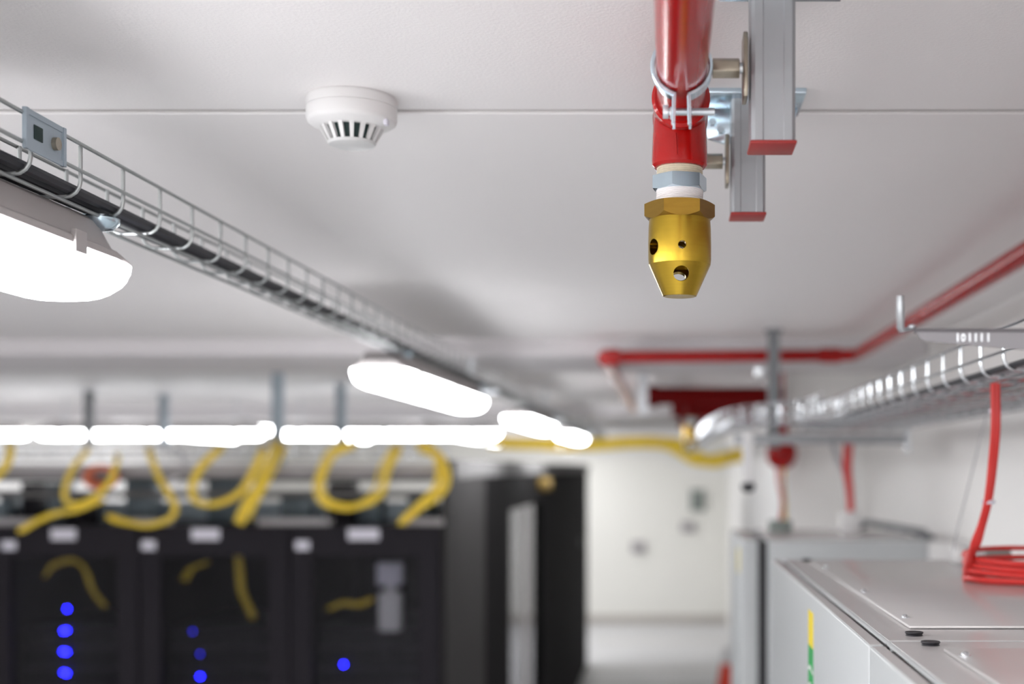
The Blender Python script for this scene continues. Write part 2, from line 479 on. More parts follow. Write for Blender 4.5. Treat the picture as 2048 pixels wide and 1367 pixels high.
# right tray
RX = .397
GR = 'wire mesh trays on the right'
def post_phase(a, sp=.107, ref=1.7 * 1.07 * .98): return (ref - a) % sp
# nearest post seen at x=2005px -> depth
d0 = RX * F / 672
tr = tray_section(RX, .70, .60, 4.02, .1155, .1633, .1365, 'wide wire mesh tray on the right beside the wall, resting on zinc brackets', GR, step=.112, phase=(d0 - .60) % .112, nb=6, r=.0021, r2=.0025)
# cables in the right tray
for i, (x, h, r, m_) in enumerate([(.410, .1215, .0042, M_BLACKC), (.430, .1210, .003, M_GREYC), (.45, .1215, .004, M_GREYC), (.470, .1215, .0045, M_GREYC), (.50, .1210, .0035, M_REDC),
                                 (.535, .1215, .004, M_NICK), (.56, .1215, .0045, M_GREYC), (.59, .1210, .0035, M_REDC), (.62, .1215, .0045, M_GREYC), (.648, .1215, .004, M_BLACKC)]):
    pts = []; y = .62
    while y < 4.0:
        pts.append((x + math.sin(y * 2.1 + i * 2) * .004, y, H(h))); y += .15
    nm = {id(M_BLACKC): 'black', id(M_GREYC): 'grey', id(M_REDC): 'red', id(M_NICK): 'brown'}[id(m_)]
    bm = B(); sweep(bm, pts, r, 8)
    tag(obj('tray_cable', bm, m_), nm + ' cable lying in the wide right wire tray', 'cable', nm + ' cables in the right tray')
# thin dark cable loosely following the near rim
# branch tray curving left
cl = smooth_path([(.350, 2.70, 0), (.345, 2.95, 0), (.30, 3.12, 0), (.24, 3.26, 0), (.19, 3.5, 0), (.162, 4.1, 0), (.155, 5.2, 0), (.155, 7, 0), (.155, 9.5, 0)], 10)
tb = thing('wire_mesh_tray', 'narrow wire mesh tray curving left off the right tray towards the red pipes', 'cable tray', (.2, 3.3, H(.1)), GR)
def offset_line(line, o_, z):
    out = []
    for i, p in enumerate(line):
        t = (line[min(i + 1, len(line) - 1)] - line[max(i - 1, 0)]).normalized()
        n_ = Vector((t.y, -t.x, 0)); out.append(Vector((p.x + n_.x * o_, p.y + n_.y * o_, z)))
    return out
for o_, h in ((-.03, .156), (.03, .156), (-.03, .13), (.03, .13), (-.015, .106), (.015, .106)):
    bm = B(); sweep(bm, offset_line(cl, o_, H(h)), .0023, 8); obj('long_wire', bm, M_WIRE, tb)
acc = 0; last = cl[0]; cnt = 0
for i in range(1, len(cl) - 1):
    seg = (cl[i] - cl[i - 1]).length; nsub = max(1, int(seg / .02))
    for s in range(nsub):
        p = cl[i - 1].lerp(cl[i], s / nsub); acc += seg / nsub
        if acc >= .1 and cnt < 70:
            acc = 0; cnt += 1; t = (cl[i] - cl[i - 1]).normalized(); n_ = Vector((t.y, -t.x, 0))
            pts = []
            for q, z in ((-.032, .156), (-.032, .118), (-.022, .109), (.022, .109), (.032, .118), (.032, .156)): pts.append((p.x + n_.x * q, p.y + n_.y * q, H(z)))
            bm = B(); sweep(bm, pts, .0026, 7); obj('cross_wire', bm, M_WIRE, tb)

# cantilever bracket close to the camera, on the right wall
bk = thing('cantilever_bracket', 'zinc wall bracket with an upturned finger, stamped with short strokes, nearest on the right', 'bracket', (.85, 1.03, H(.09)))
Zb = 1.03; s_ = Zb / F
def bx(px): return (px - CX) * s_
def bz(py): return H((CY - py) * s_)
bm = B()
poly_prism(bm, [(bx(1834), bz(664)), (.85, bz(666)), (.85, bz(745)), (bx(2048), bz(699)), (bx(1850), bz(682)), (bx(1841), bz(677))], 'y', Zb, Zb + .0025)
poly_prism(bm, [(Zb, bz(666)), (Zb + .005, bz(655)), (Zb + .022, bz(653)), (Zb + .022, bz(655.5)), (Zb + .006, bz(657.5)), (Zb + .0025, bz(666))], 'x', bx(1829), .85)
arm = obj('arm', bm, mat('mauve_grey_zinc', (.27, .26, .275), .4, .6, var=.08), bk, smooth=0)
bm = B()
sweep(bm, [(bx(1832), Zb + .012, bz(654)), (bx(1818), Zb + .012, bz(656.5)), (bx(1809), Zb + .010, bz(659)), (bx(1805), Zb + .009, bz(652)), (bx(1803), Zb + .006, bz(588))], .01, prof=[(-.0035, -.0017), (.0035, -.0017), (.0035, .0017), (-.0035, .0017)])
obj('finger', bm, M_STRUT, bk, bevel=.0008)
for k, px in enumerate((1915, 1926, 1939, 1951, 1963, 1976)):
    bm = B()
    if k == 1:
        lathe(bm, [(.0014, -.0006), (.0032, -.0006), (.0032, .0006), (.0014, .0006), (.0014, -.0006)], (bx(px), Zb - .0004, bz(675)), 16, 'y')
        for v in bm.verts: v.co.x = bx(px) + (v.co.x - bx(px)) * .6
    else: box(bm, bx(px) - .0007, bx(px) + .0007, Zb - .001, Zb, bz(683), bz(666))
    tag(obj('stamped_mark', bm, M_WIRE, bk), 'bright stamped stroke')
bm = B(); box(bm, .846, .85, Zb - .02, Zb + .04, bz(760), bz(600)); obj('wall_plate', bm, M_GALV, bk, smooth=0)
bm = B(); lathe(bm, [(0, 0), (.0028, 0), (.0035, .0015), (.002, .003), (0, .003)], (bx(1826), Zb + .004, bz(655)), 14); obj('rivet', bm, M_WIRE, bk)
# second, farther support: ceiling strut with channel arm
sp = thing('ceiling_strut', 'grey hanging channel post with side arm under the right tray, before the red cross pipe', 'support', (.317, 3.92, H(.07)))
def channel(bm, x0, x1, y0, y1, z0, z1, wall=.0025, open_side='y1'):
    """C channel standing vertically"""
    l = .008
    if open_side == 'y1':
        o_ = [(x0, y0), (x1, y0), (x1, y1), (x1 - l, y1), (x1 - l, y1 - wall), (x1 - wall, y1 - wall), (x1 - wall, y0 + wall), (x0 + wall, y0 + wall), (x0 + wall, y1 - wall), (x0 + l, y1 - wall), (x0 + l, y1), (x0, y1)]
    return poly_prism(bm, o_, 'z', z0, z1)
bm = B(); channel(bm, .303, .337, 3.90, 3.94, H(.06), CE); obj('post', bm, M_DKST, sp, smooth=0)
bm = B(); box(bm, .295, .345, 3.88, 3.96, CE - .005, CE); obj('foot_plate', bm, M_DKST, sp, smooth=0)
bm = B(); box(bm, .20, .713, 3.865, 3.899, H(.07), H(.1005)); obj('arm', bm, M_STRUT, sp, smooth=0, bevel=.003)
bm = B(); box(bm, .709, .722, 3.86, 3.91, H(.045), H(.115)); obj('end_cap', bm, M_GALV, sp, smooth=0, bevel=.002)
bm = B(); box(bm, .262, .302, 3.90, 3.93, H(.275), H(.315)); obj('clamp', bm, M_WIRE, sp, bevel=.003)
dp = thing('pendant_rod', 'pale rod with a black end hanging under the curved tray, left of the red sounder', 'rod', (.213, 3.42, H(-.06)))
bm = B(); box(bm, .198, .226, 3.41, 3.43, H(-.045), H(.098)); obj('rod', bm, M_WPLAS, dp, smooth=0, bevel=.002)
bm = B(); lathe(bm, [(0, -.066), (.014, -.062), (.019, -.05), (.017, -.04), (0, -.036)], (.212, 3.42, H(0)), 20); obj('end_knob', bm, M_RUB, dp)

# ------------------------------------------------------------ extinguishing pipe, clamps, tee, nozzle
PX, PH = .0125, .344
pipe = thing('extinguishing_pipe', 'thick glossy red pipe running overhead to the brass nozzle', 'pipe', (PX, .9, H(PH)))
bm = B(); cyl(bm, (PX, -.6, H(PH)), (PX, 1.222, H(PH)), .0222, 64); obj('pipe_run', bm, M_RED, pipe)
bm = B(); cyl(bm, (PX, 1.278, H(PH)), (PX, 1.53, H(PH)), .0222, 64); obj('pipe_run', bm, M_RED, pipe)
NY = 1.25; NX = .0117
def nz(py): return H((CY - py) * NY / F)
# tee: run along y, branch down
tee = obj('tee_fitting', lathe(B(), [(0, -.043), (.0245, -.043), (.0272, -.040), (.0272, -.030), (.0262, -.026), (.0262, .026), (.0272, .030), (.0272, .040), (.0245, .043), (0, .043)], (PX, NY, H(PH)), 64, 'y'), M_REDT, pipe)
bm = B(); lathe(bm, [(0, nz(336)), (.0242, nz(336)), (.0265, nz(331)), (.0268, nz(322)), (.0264, nz(300)), (.0262, nz(285)), (.0255, nz(255)), (.024, nz(225)), (0, nz(225))], (NX, NY, 0), 64)
obj('tee_branch', bm, M_REDT, pipe)
# faint casting seam on the branch
bm = B(); sweep(bm, [(NX - .004, NY - .0264, nz(280)), (NX - .0035, NY - .0268, nz(296)), (NX - .003, NY - .0268, nz(322))], .0007, 6); obj('casting_seam', bm, M_REDT, pipe)
def hexrod_x(bm, x0, x1, y, z, r):
    pts = [(y + r * math.cos(PI / 6 + PI / 3 * k), z + r * math.sin(PI / 6 + PI / 3 * k)) for k in range(6)]
    return poly_prism(bm, pts, 'x', x0, x1)
def pipe_clamp(y, sx1, label):
    t = thing('pipe_clamp', label, 'pipe clamp', (PX, y, H(.30)), 'clamps of the overhead red pipe')
    a0, a1 = -PI / 2 + .24, 1.5 * PI - .24
    for lo, hi, nm in ((a0, PI / 2 - .02, 'clamp_half'), (PI / 2 + .02, a1, 'clamp_half')):
        bm = B(); N = 28; prof = []
        for k in range(N + 1):
            a = lo + (hi - lo) * k / N; prof.append((PX + .0250 * math.cos(a), H(PH) + .0250 * math.sin(a)))
        # ear going down at the bottom gap
        lower = prof[0] if nm == 'clamp_half' and lo == a0 else prof[-1]
        pts = prof if lo == a0 else prof[::-1]
        sgn = 1 if lo == a0 else -1
        ear = [(PX + sgn * .0070, H(PH) - .050), (PX + sgn * .0066, H(PH) - .034), (PX + sgn * .0064, H(PH) - .0265)]
        line = ear + pts
        vs = []
        for (x, z) in line: vs.append((x, z))
        # ribbon with thickness and width
        th, wd = .0022, .0095
        path = [Vector((x, y, z)) for x, z in vs]
        rings = []
        for i, p in enumerate(path):
            tg = (path[min(i + 1, len(path) - 1)] - path[max(i - 1, 0)]).normalized(); nn = Vector((tg.z, 0, -tg.x))
            rings.append([bm.verts.new(p + nn * s1 * th / 2 + Vector((0, s2, 0))) for s1, s2 in ((-1, -wd), (-1, -wd * .75), (-2, -wd * .7), (-2, -wd * .45), (-1, -wd * .4), (-1, wd), (1, wd), (1, -wd))])
        for a_, b_ in zip(rings, rings[1:]):
            for j in range(8): bm.faces.new((a_[j], a_[(j + 1) % 8], b_[(j + 1) % 8], b_[j]))
        bm.faces.new(rings[0]); bm.faces.new(rings[-1][::-1])
        obj(nm, bm, M_ZINC, t)
    zs = H(PH - .0375)
    bm = B(); cyl(bm, (PX - .0145, y, zs), (PX + .028, y, zs), .0030, 16)
    for k in range(24): lathe(bm, [(.0029, 0), (.0034, .0005), (.0029, .001)], (PX - .006 + .0014 * k, y, zs), 12, 'x')
    obj('screw', bm, M_GALV, t)
    bm = B(); hexrod_x(bm, PX - .0165, PX - .0115, y, zs, .0062); obj('screw_head', bm, M_GALV, t, bevel=.0006)
    bm = B(); hexrod_x(bm, PX - .0105, PX - .0080, y, zs - .001, .0058); obj('nut', bm, M_GALV, t, bevel=.0005)
    bm = B(); hexrod_x(bm, PX + .0262, sx1 - .009, y, H(PH), .0088); tag(obj('hex_spacer', bm, M_NICK, t, bevel=.0006), 'yellowish hexagonal spacer')
    bm = B(); cyl(bm, (sx1 - .0095, y, H(PH)), (sx1 - .003, y, H(PH)), .0045, 16); obj('stud', bm, M_GALV, t)
    bm = B(); poly_prism(bm, [(y - .014, H(PH) - .028), (y + .014, H(PH) - .028), (y + .016, H(PH) - .02), (y + .016, H(PH) + .02), (y + .012, H(PH) + .028), (y - .012, H(PH) + .028), (y - .016, H(PH) + .02), (y - .016, H(PH) - .02)], 'x', sx1 - .0062, sx1 - .0022)
    obj('washer_plate', bm, M_NICK, t, bevel=.0012)
    return t
pipe_clamp(1.12, .0709, 'zinc pipe clamp with a long screw around the red pipe, nearer the camera')
pipe_clamp(1.46, .0709, 'zinc pipe clamp behind the brass nozzle tee, only its spacer and plate showing')
def hung_strut(y0, hb, lab, foot):
    t = thing('channel_strut', lab, 'strut', (.0897, y0 + .0205, H(hb)), 'channel struts holding the red pipe')
    bm = B(); x0, x1, y1 = .0711, .1085, y0 + .041
    wl, l = .0025, .008
    # closed face towards the camera, shallow grooves in it
    pts = [(x0, y0 + .003), (x0 + .003, y0), (x0 + .0095, y0), (x0 + .0105, y0 + .0006), (x1 - .0105, y0 + .0006), (x1 - .0095, y0), (x1 - .003, y0), (x1, y0 + .003), (x1, y1), (x1 - l, y1), (x1 - l, y1 - wl),
           (x1 - wl, y1 - wl), (x1 - wl, y0 + wl + .001), (x0 + wl, y0 + wl + .001), (x0 + wl, y1 - wl), (x0 + l, y1 - wl), (x0 + l, y1), (x0, y1)]
    poly_prism(bm, pts, 'z', H(hb) + .0025, CE - (.006 if foot else 0)); obj('channel', bm, M_STRUT, t, smooth=30)
    bm = B(); box(bm, x0 - .0012, x1 + .0012, y0 - .0012, y1 + .0012, H(hb) - .0002, H(hb) + .0028); tag(obj('end_cap', bm, M_CAP, t, bevel=.0011), 'red plastic end cap')
    # foot bracket on the ceiling
    bm = B(); box(bm, .045 - (.02 if foot else 0), .152, y0 - .02, y0 + (.075 if foot else .042), CE - .006, CE)
    obj('foot_plate', bm, M_ZINC, t, bevel=.001)
    if foot:
        yb = y0 + .0425
        bm = B(); poly_prism(bm, [(.038, CE - .006), (.149, CE - .006), (.139, CE - .034), (.066, CE - .046), (.046, CE - .040)], 'y', yb, yb + .004)
        obj('gusset', bm, M_ZINC, t, bevel=.0008)
        for x in (.051, .060):
            bm = B(); cyl(bm, (x, yb, CE - .022 - (x - .051)), (x, yb - .006, CE - .022 - (x - .051)), .0045, 6); obj('bolt', bm, M_ZINC, t)
    return t
hung_strut(1.10, .2745, 'galvanised channel strut with red end cap, larger and nearer, right of the red pipe', False)
hung_strut(1.44, .2805, 'galvanised channel strut with red end cap, smaller one behind the near strut', True)

noz = thing('gas_nozzle', 'brass discharge nozzle with round holes hanging from the red tee', 'nozzle', (NX, NY, nz(594)))
def threads(bm, r, z0, z1, n):
    prof = [(0, z0), (r * .97, z0)]; d = (z1 - z0) / n
    for k in range(n): prof += [(r * .97, z0 + d * k), (r, z0 + d * (k + .35)), (r, z0 + d * (k + .6))]
    prof += [(r * .97, z1), (0, z1)]; return lathe(bm, prof, (NX, NY, 0), 64)
bm = B(); threads(bm, .0222, nz(356), nz(332), 6); tag(obj('upper_thread', bm, M_TAPED, noz), 'stained thread with sealant')
bm = B(); ngon_prism(bm, (NX, NY), .0268, nz(382), nz(353), 6, rot=.25, cham=.0016); tag(obj('bushing', bm, M_ZINC, noz, smooth=25), 'zinc hexagonal bushing')
bm = B(); threads(bm, .0226, nz(404), nz(380), 7); tag(obj('lower_thread', bm, M_TAPE, noz), 'thread wrapped in white tape')
bm = B(); ngon_prism(bm, (NX, NY), .0340, nz(441), nz(407), 6, rot=.06, cham=.0042); tag(obj('hexagon', bm, M_BRASSD, noz, smooth=25), 'darker brass hexagon')
ri = .0205
prof = [(0, nz(593)), (.0150, nz(593)), (.0162, nz(592)), (.0297, nz(530)), (.0302, nz(520)), (.0303, nz(490)), (.0300, nz(458)), (.0293, nz(440)), (0, nz(440)),]
bm = B(); lathe(bm, prof, (NX, NY, 0), 96)
body = obj('body', bm, M_BRASS, noz)
cut(body, [lathe(B(), [(0, nz(583)), (.0105, nz(583)), (.0225, nz(532)), (.0225, nz(450)), (0, nz(450))], (NX, NY, 0), 64)])
def hole(ang, py, r):
    z = nz(py); o_ = Vector((NX, NY, 0)); d = Vector((math.sin(ang), -math.cos(ang), 0)); bm = B()
    return cyl(bm, o_ + d * .008 + Vector((0, 0, z)), o_ + d * .05 + Vector((0, 0, z)), r, 40)
def hole_t(ang, py, r, tilt):
    z = nz(py); d = Vector((math.sin(ang) * math.cos(tilt), -math.cos(ang) * math.cos(tilt), -math.sin(tilt))); bm = B(); c = Vector((NX + math.sin(ang) * .023, NY - math.cos(ang) * .023, z))
    return cyl(bm, c - d * .018, c + d * .03, r, 40)
RA = math.radians
cut(body, [hole(RA(-57), 499, .0076), hole(RA(4), 499, .0039), hole(RA(123), 499, .0076), hole(RA(183), 499, .0076)])
cut(body, [hole_t(RA(3), 553, .0074, .22), hole_t(RA(183), 553, .0074, .22)])
body.data.materials.append(M_BRASS)

# ------------------------------------------------------------ smoke detector
def detector(x, y, lab, grp=None):
    t = thing('smoke_detector', lab, 'smoke detector', (x, y, CE), grp)
    bm = B(); lathe(bm, [(0, 0), (.0490, 0), (.0500, -.0015), (.0504, -.003), (.0502, -.0115), (.0492, -.0122), (.0492, -.0128), (0, -.0128)], (x, y, CE), 72); obj('base', bm, M_WPLAS, t)
    bm = B(); lathe(bm, [(0, -.0124), (.0500, -.0124), (.0500, -.024), (.0488, -.0275), (.0455, -.0300), (.0365, -.0335), (.0350, -.0340), (0, -.0340)], (x, y, CE), 72); obj('body', bm, M_WPLAS, t)
    bm = B(); lathe(bm, [(0, -.033), (.0300, -.033), (.0235, -.0480), (0, -.0480)], (x, y, CE), 48); obj('sensing_chamber', bm, M_DARK, t)
    N = 17
    for k in range(N):
        a = 2 * PI * k / N + .14; bm = B()
        d = Vector((math.cos(a), math.sin(a), 0)); s = Vector((-math.sin(a), math.cos(a), 0)); c = Vector((x, y, CE))
        vs = []
        for r0, z, w_ in ((.0360, -.0330, .0026), (.0268, -.0500, .0019)):
            for rr, ww in ((r0, w_), (r0 - .005, w_ * .8)):
                for q in (-1, 1): vs.append(bm.verts.new(c + d * rr + s * q * ww + Vector((0, 0, z))))
        for f in ((0, 1, 3, 2), (4, 6, 7, 5), (0, 4, 5, 1), (2, 3, 7, 6), (0, 2, 6, 4), (1, 5, 7, 3)): bm.faces.new([vs[i] for i in f])
        obj('fin', bm, M_WPLAS, t)
    bm = B(); lathe(bm, [(0, -.0495), (.0272, -.0495), (.0255, -.0525), (.019, -.0545), (0, -.0550)], (x, y, CE), 48); tag(obj('cap', bm, mat('pale_grey_cap', (.58, .575, .57), .45), t), 'pale grey bottom cap')
    bm = B(); box(bm, x + .0400, x + .0445, y - .022, y - .012, CE - .0345, CE - .028); obj('indicator', bm, M_LABEL, t, bevel=.001)
    return t
det = detector((703 - CX) * 1.46 / F, 1.462, 'round white smoke detector with black slots on the ceiling joint, largest and nearest')
dup(det, (-.08 - det.location.x, 6.4, 0), 'small blurred white smoke detector on the far ceiling, left of the red pipes')

# ------------------------------------------------------------ further red pipes
rp = thing('red_wall_pipe', 'red pipe running along the right wall, then across under the beam', 'pipe', (.58, 3, H(.33)))
path = [(.585, -.5, H(.35)), (.585, 4.02, H(.35))]
bm = B(); pp = [(.585, -.5, H(.35)), (.585, 3.98, H(.35))]
for k in range(1, 7):
    a = PI / 2 * k / 6; pp.append((.585 - .07 * (1 - math.cos(a)), 3.98 + .07 * math.sin(a) - .0, H(.35)))
pp.append((-.19, 4.05, H(.345))); sweep(bm, pp, .0195, 24); obj('pipe_run', bm, M_RED, rp)
bm = B(); cyl(bm, (.537, 4.05, H(.35)), (.475, 4.05, H(.35)), .024, 28); obj('coupling', bm, M_REDT, rp)
bm = B(); sweep(bm, [(-.15, 4.05, H(.345)), (-.178, 4.05, H(.345)), (-.193, 4.065, H(.344)), (-.193, 4.10, H(.343))], .026, 24); obj('elbow', bm, M_REDT, rp)
bm = B(); cyl(bm, (-.193, 4.09, H(.343)), (-.193, 7.4, H(.335)), .0195, 20); obj('pipe_run', bm, M_RED, rp)
for y in (.3, 2.6):
    pass
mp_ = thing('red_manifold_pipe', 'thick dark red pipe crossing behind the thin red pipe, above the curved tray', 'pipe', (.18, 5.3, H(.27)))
bm = B(); cyl(bm, (-.06, 5.3, H(.293)), (.43, 5.3, H(.293)), .036, 28); obj('pipe_run', bm, M_REDSH, mp_)
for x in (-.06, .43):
    bm = B(); cyl(bm, (x - .02, 5.3, H(.293)), (x + .02, 5.3, H(.293)), .043, 28); obj('coupling', bm, M_REDSH, mp_)
bm = B(); cyl(bm, (.02, 6.1, H(.275)), (.40, 6.1, H(.275)), .036, 28); obj('pipe_run', bm, M_REDSH, mp_)
bm = B(); cyl(bm, (.06, 7.2, H(.265)), (.49, 7.2, H(.265)), .045, 28); obj('pipe_run', bm, M_REDSH, mp_)
bm = B(); cyl(bm, (.20, 6.1, H(.275)), (.20, 7.2, H(.265)), .03, 24); obj('pipe_run', bm, M_REDSH, mp_)
bm = B(); cyl(bm, (.37, 5.3, H(.29)), (.37, 6.1, H(.275)), .03, 24); obj('pipe_run', bm, M_REDSH, mp_)
bm = B(); cyl(bm, (.095, 5.3, H(.27)), (.095, 5.3, H(.205)), .022, 24); obj('drop', bm, M_REDSH, mp_)
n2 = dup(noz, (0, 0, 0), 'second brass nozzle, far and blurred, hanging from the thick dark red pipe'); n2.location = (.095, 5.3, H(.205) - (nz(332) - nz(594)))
st = thing('channel_strut', 'pale hanging channel strut at the left end of the thick dark red pipe', 'strut', (-.10, 5.38, H(.2)), None)
bm = B(); channel(bm, -.12, -.08, 5.36, 5.40, H(.22), CE); obj('channel', bm, M_GALV, st, smooth=0)
bm = B(); box(bm, -.14, -.06, 5.34, 5.42, CE - .006, CE); obj('foot_plate', bm, M_GALV, st, smooth=0)
st2 = thing('channel_strut', 'hanging channel strut at the right end of the thick dark red pipe', 'strut', (.45, 5.38, H(.2)), None)
bm = B(); channel(bm, .43, .465, 5.36, 5.40, H(.12), CE); obj('channel', bm, M_STRUT, st2, smooth=0)

# red sounder on its drop pipe
sd = thing('alarm_sounder', 'round red alarm sounder hanging in front of the wall pier below the tray', 'alarm', (.47, 5.35, H(0)))
c0 = P(1563, 907, 5.35)
bm = B(); lathe(bm, [(0, -.062), (.026, -.060), (.048, -.045), (.060, -.020), (.064, 0), (.063, .020), (.055, .038), (.034, .046), (0, .048)], c0, 32); obj('housing', bm, M_RED, sd)
bm = B(); cyl(bm, (c0.x + .004, 5.35, c0.z + .04), (c0.x + .004, 5.35, c0.z + .12), .022, 20); obj('stem', bm, M_RED, sd)
bm = B(); cyl(bm, (c0.x + .004, 5.35, c0.z + .12), (c0.x + .004, 5.35, CE), .008, 16); obj('conduit', bm, M_RED, sd)
for i, (dx, m_, nm) in enumerate(((0, M_REDC, 'red'), (.010, M_YELC, 'yellow'), (-.009, M_REDC, 'red'))):
    p = [P(1562, 925, 5.35), P(1563, 960, 5.33), P(1567, 1000, 4.9), P(1564, 1040, 4.4), P(1563, 1060, 4.12)]
    pts = smooth_path([(q.x + dx + .006 * math.sin(i * 2 + k * 1.5), q.y, q.z) for k, q in enumerate(p)], 6)
    if i == 0: cb = thing('sounder_cable_bundle', 'red and yellow cables dropping below the red sounder', 'cable', (pts[-1].x, pts[-1].y, pts[-1].z))
    bm = B(); sweep(bm, pts, .0065, 8); obj('cable', bm, m_, cb)
# conduit block where they end
bm = B(); q = P(1563, 1068, 4.10); box(bm, q.x - .04, q.x + .03, q.y - .04, q.y + .03, H(-.1995), H(-.165)); tag(obj('cable_gland', bm, M_BOX, None, bevel=.004), 'dark grey cable gland box on the far cabinet under the sounder cables', 'box')

# cable drop right of the sounder
for i, (lst, m_, lb) in enumerate((([(1692, 868), (1690, 930), (1697, 980), (1700, 1022)], M_REDC, 'red cable dropping from the right tray to the far cabinet, left one of the pair'),
                               ([(1704, 868), (1699, 930), (1702, 980), (1704, 1022)], M_REDC, 'red cable dropping from the right tray to the far cabinet, right one of the pair'),
                               ([(1660, 866), (1672, 910), (1690, 955), (1697, 1000), (1699, 1024)], M_GREYC, 'grey cable slanting from the right tray towards the two red drops'))):
    pts = smooth_path([P(a, b_, 3.98 + .004 * i) for a, b_ in lst], 8); bm = B(); sweep(bm, pts, .0075, 8); tag(obj('drop_cable', bm, m_), lb, 'cable')
tagp = P(1700, 1030, 3.98)
bm = B(); box(bm, tagp.x - .03, tagp.x + .03, 3.955, 4.015, H(-.1995), H(-.135)); tag(obj('junction_box', bm, M_WPLAS, None, bevel=.004), 'white junction box on the far cabinet where red cables end', 'box')

# ------------------------------------------------------------ grey cabinets on the right
TOPC = H(-.2)     # top of the farther cabinet
TOPB = H(-.16)    # top of the two nearer cabinets
TOP = TOPB
def cabinet(y0, y1, xf, dth, xb, xbody, lab, d0=None, d1=None):
    t = thing('equipment_cabinet', lab, 'cabinet', ((xf + xb) / 2, (y0 + y1) / 2, 0), 'light grey cabinets along the right wall')
    bm = B(); box(bm, xbody, xb, y0, y1, 0.0, TOP - .0008); obj('body', bm, M_CAB, t, bevel=.0035, seg=3)
    bm = B(); box(bm, xbody + .004, xb - .003, y0 + .003, y1 - .003, TOP - .0025, TOP); obj('top', bm, M_CABT, t, smooth=0)
    d0 = y0 if d0 is None else d0; d1 = y1 - .012 if d1 is None else d1
    bm = B(); box(bm, xf, xf + dth, d0, d1, .02, TOP); dr = obj('door', bm, M_CAB, t, bevel=.0022, seg=3)
    bm = B(); box(bm, xf + .002, xf + dth - .002, d0 + .003, d1 - .003, TOP - .001, TOP + .0004); obj('door_top', bm, M_CABT, dr, smooth=0)
    bm = B(); box(bm, xf + dth + .0003, xbody - .0003, d0 + .01, d1 - .01, .03, TOP - .0035); obj('door_seal', bm, M_RUB, t, smooth=0)  # black fill standing in for the shade in the door gap
    return t, dr
cA, dA = cabinet(.28, 1.200, .1812, .0148, .68, .2016, 'light grey cabinet nearest the camera at the bottom right corner', d0=.29, d1=1.166)
cB, dB = cabinet(1.204, 2.272, .1812, .0148, .68, .2016, 'light grey cabinet carrying the coiled red cable, with a yellow green stripe on its door', d0=1.173, d1=2.264)
TOP = TOPC
cC, dC = cabinet(3.59, 4.22, .2050, .046, .718, .2780, 'light grey cabinet farther back below the red sounder', d0=3.60, d1=4.21)
TOP = TOPB
def plate(parent, x0, x1, y0, y1):
    bm = B(); box(bm, x0, x1, y0, y1, TOP + .0006, TOP + .0034); p = obj('cover_plate', bm, M_CABT, parent, bevel=.0007)
    bm = B(); box(bm, x0 + .001, x1, y0 + .002, y1, TOP - .0003, TOP + .0008); obj('gasket', bm, M_RUB, p, smooth=0)  # black layer standing in for the gap shadow under the plate
    return p
def screw(parent, x, y):
    bm = B(); lathe(bm, [(0, .004), (.0016, .0038), (.0029, .0028), (.0034, .0012), (.0050, .001), (.0050, .0002), (0, .0002)], (x, y, TOP + .0030), 20); obj('screw', bm, M_WIRE, parent)
pB = plate(cB, .240, .64, 1.290, 2.19); pA = plate(cA, .240, .64, .48, 1.130)
for x, y in ((.2484, 1.36), (.2484, 1.64), (.2484, 2.04)): screw(pB, x, y)
for x, y in ((.2484, 1.084), (.2484, .72)): screw(pA, x, y)
def grommet(parent, x, y):
    bm = B(); lathe(bm, [(0, .003), (.0048, .003), (.0084, .0036), (.0089, .0026), (.0076, .0012), (.0084, 0), (0, 0)], (x, y, TOP), 32); obj('grommet', bm, M_RUB, parent)
grommet(cB, .2356, 1.242); grommet(cA, .2374, 1.174); grommet(cB, .240, 2.24)
# warning stripe on the door of the middle cabinet
y_, y2 = 1.616, 1.668
def zz(py): return H((CY - py) * 1.64 / F)
bm = B(); box(bm, .1806, .1813, y_, y2, zz(1292), zz(1222)); tag(obj('yellow_sticker', bm, M_YLAB, dB, smooth=0), 'yellow sticker')
bm = B(); box(bm, .1806, .1813, y_, y2, zz(1420), zz(1292)); gs = obj('green_sticker', bm, M_GLAB, dB, smooth=0); tag(gs, 'green sticker with white marks')
for pyc in (1338, 1372, 1400):
    bm = B(); poly_prism(bm, [(y_ - .0002, zz(pyc)), (y_ + .03, zz(pyc - 8)), (y2, zz(pyc + 2)), (y2, zz(pyc + 8)), (y_ + .03, zz(pyc - 2)), (y_, zz(pyc + 6))], 'x', .1802, .1807); obj('white_mark', bm, M_WPLAS, gs, smooth=0)
bm = B(); box(bm, .2042, .2050, 3.72, 3.78, H(-.30), H(-.23)); tag(obj('yellow_sticker', bm, M_YLAB, dC, smooth=0), 'faint yellow sticker')
bm = B(); box(bm, .7185,   .845, 3.56, 4.22, 0, TOPC - .006); tag(obj('filler_panel', bm, M_WPLAS, cC, smooth=0), 'white filler panel')  # made-up panel covering the shaded gap beside the wall
# bent metal strip on the far cabinet
bs = [P(1712, 1046, 4.18), P(1735, 1044, 4.1), P(1838, 1062, 3.80), P(1846, 1070, 3.76), P(1855, 1078, 3.7)]
bs[-1].z = H(-.199); bs[0].z = H(-.19)
bm = B(); sweep(bm, bs, .01, prof=[(-.020, -.008), (.020, -.008), (.020, .008), (-.020, .008)]); tag(obj('metal_strip', bm, M_DKST, None, bevel=.001), 'bent grey metal strip lying on top of the far cabinet', 'metal strip')
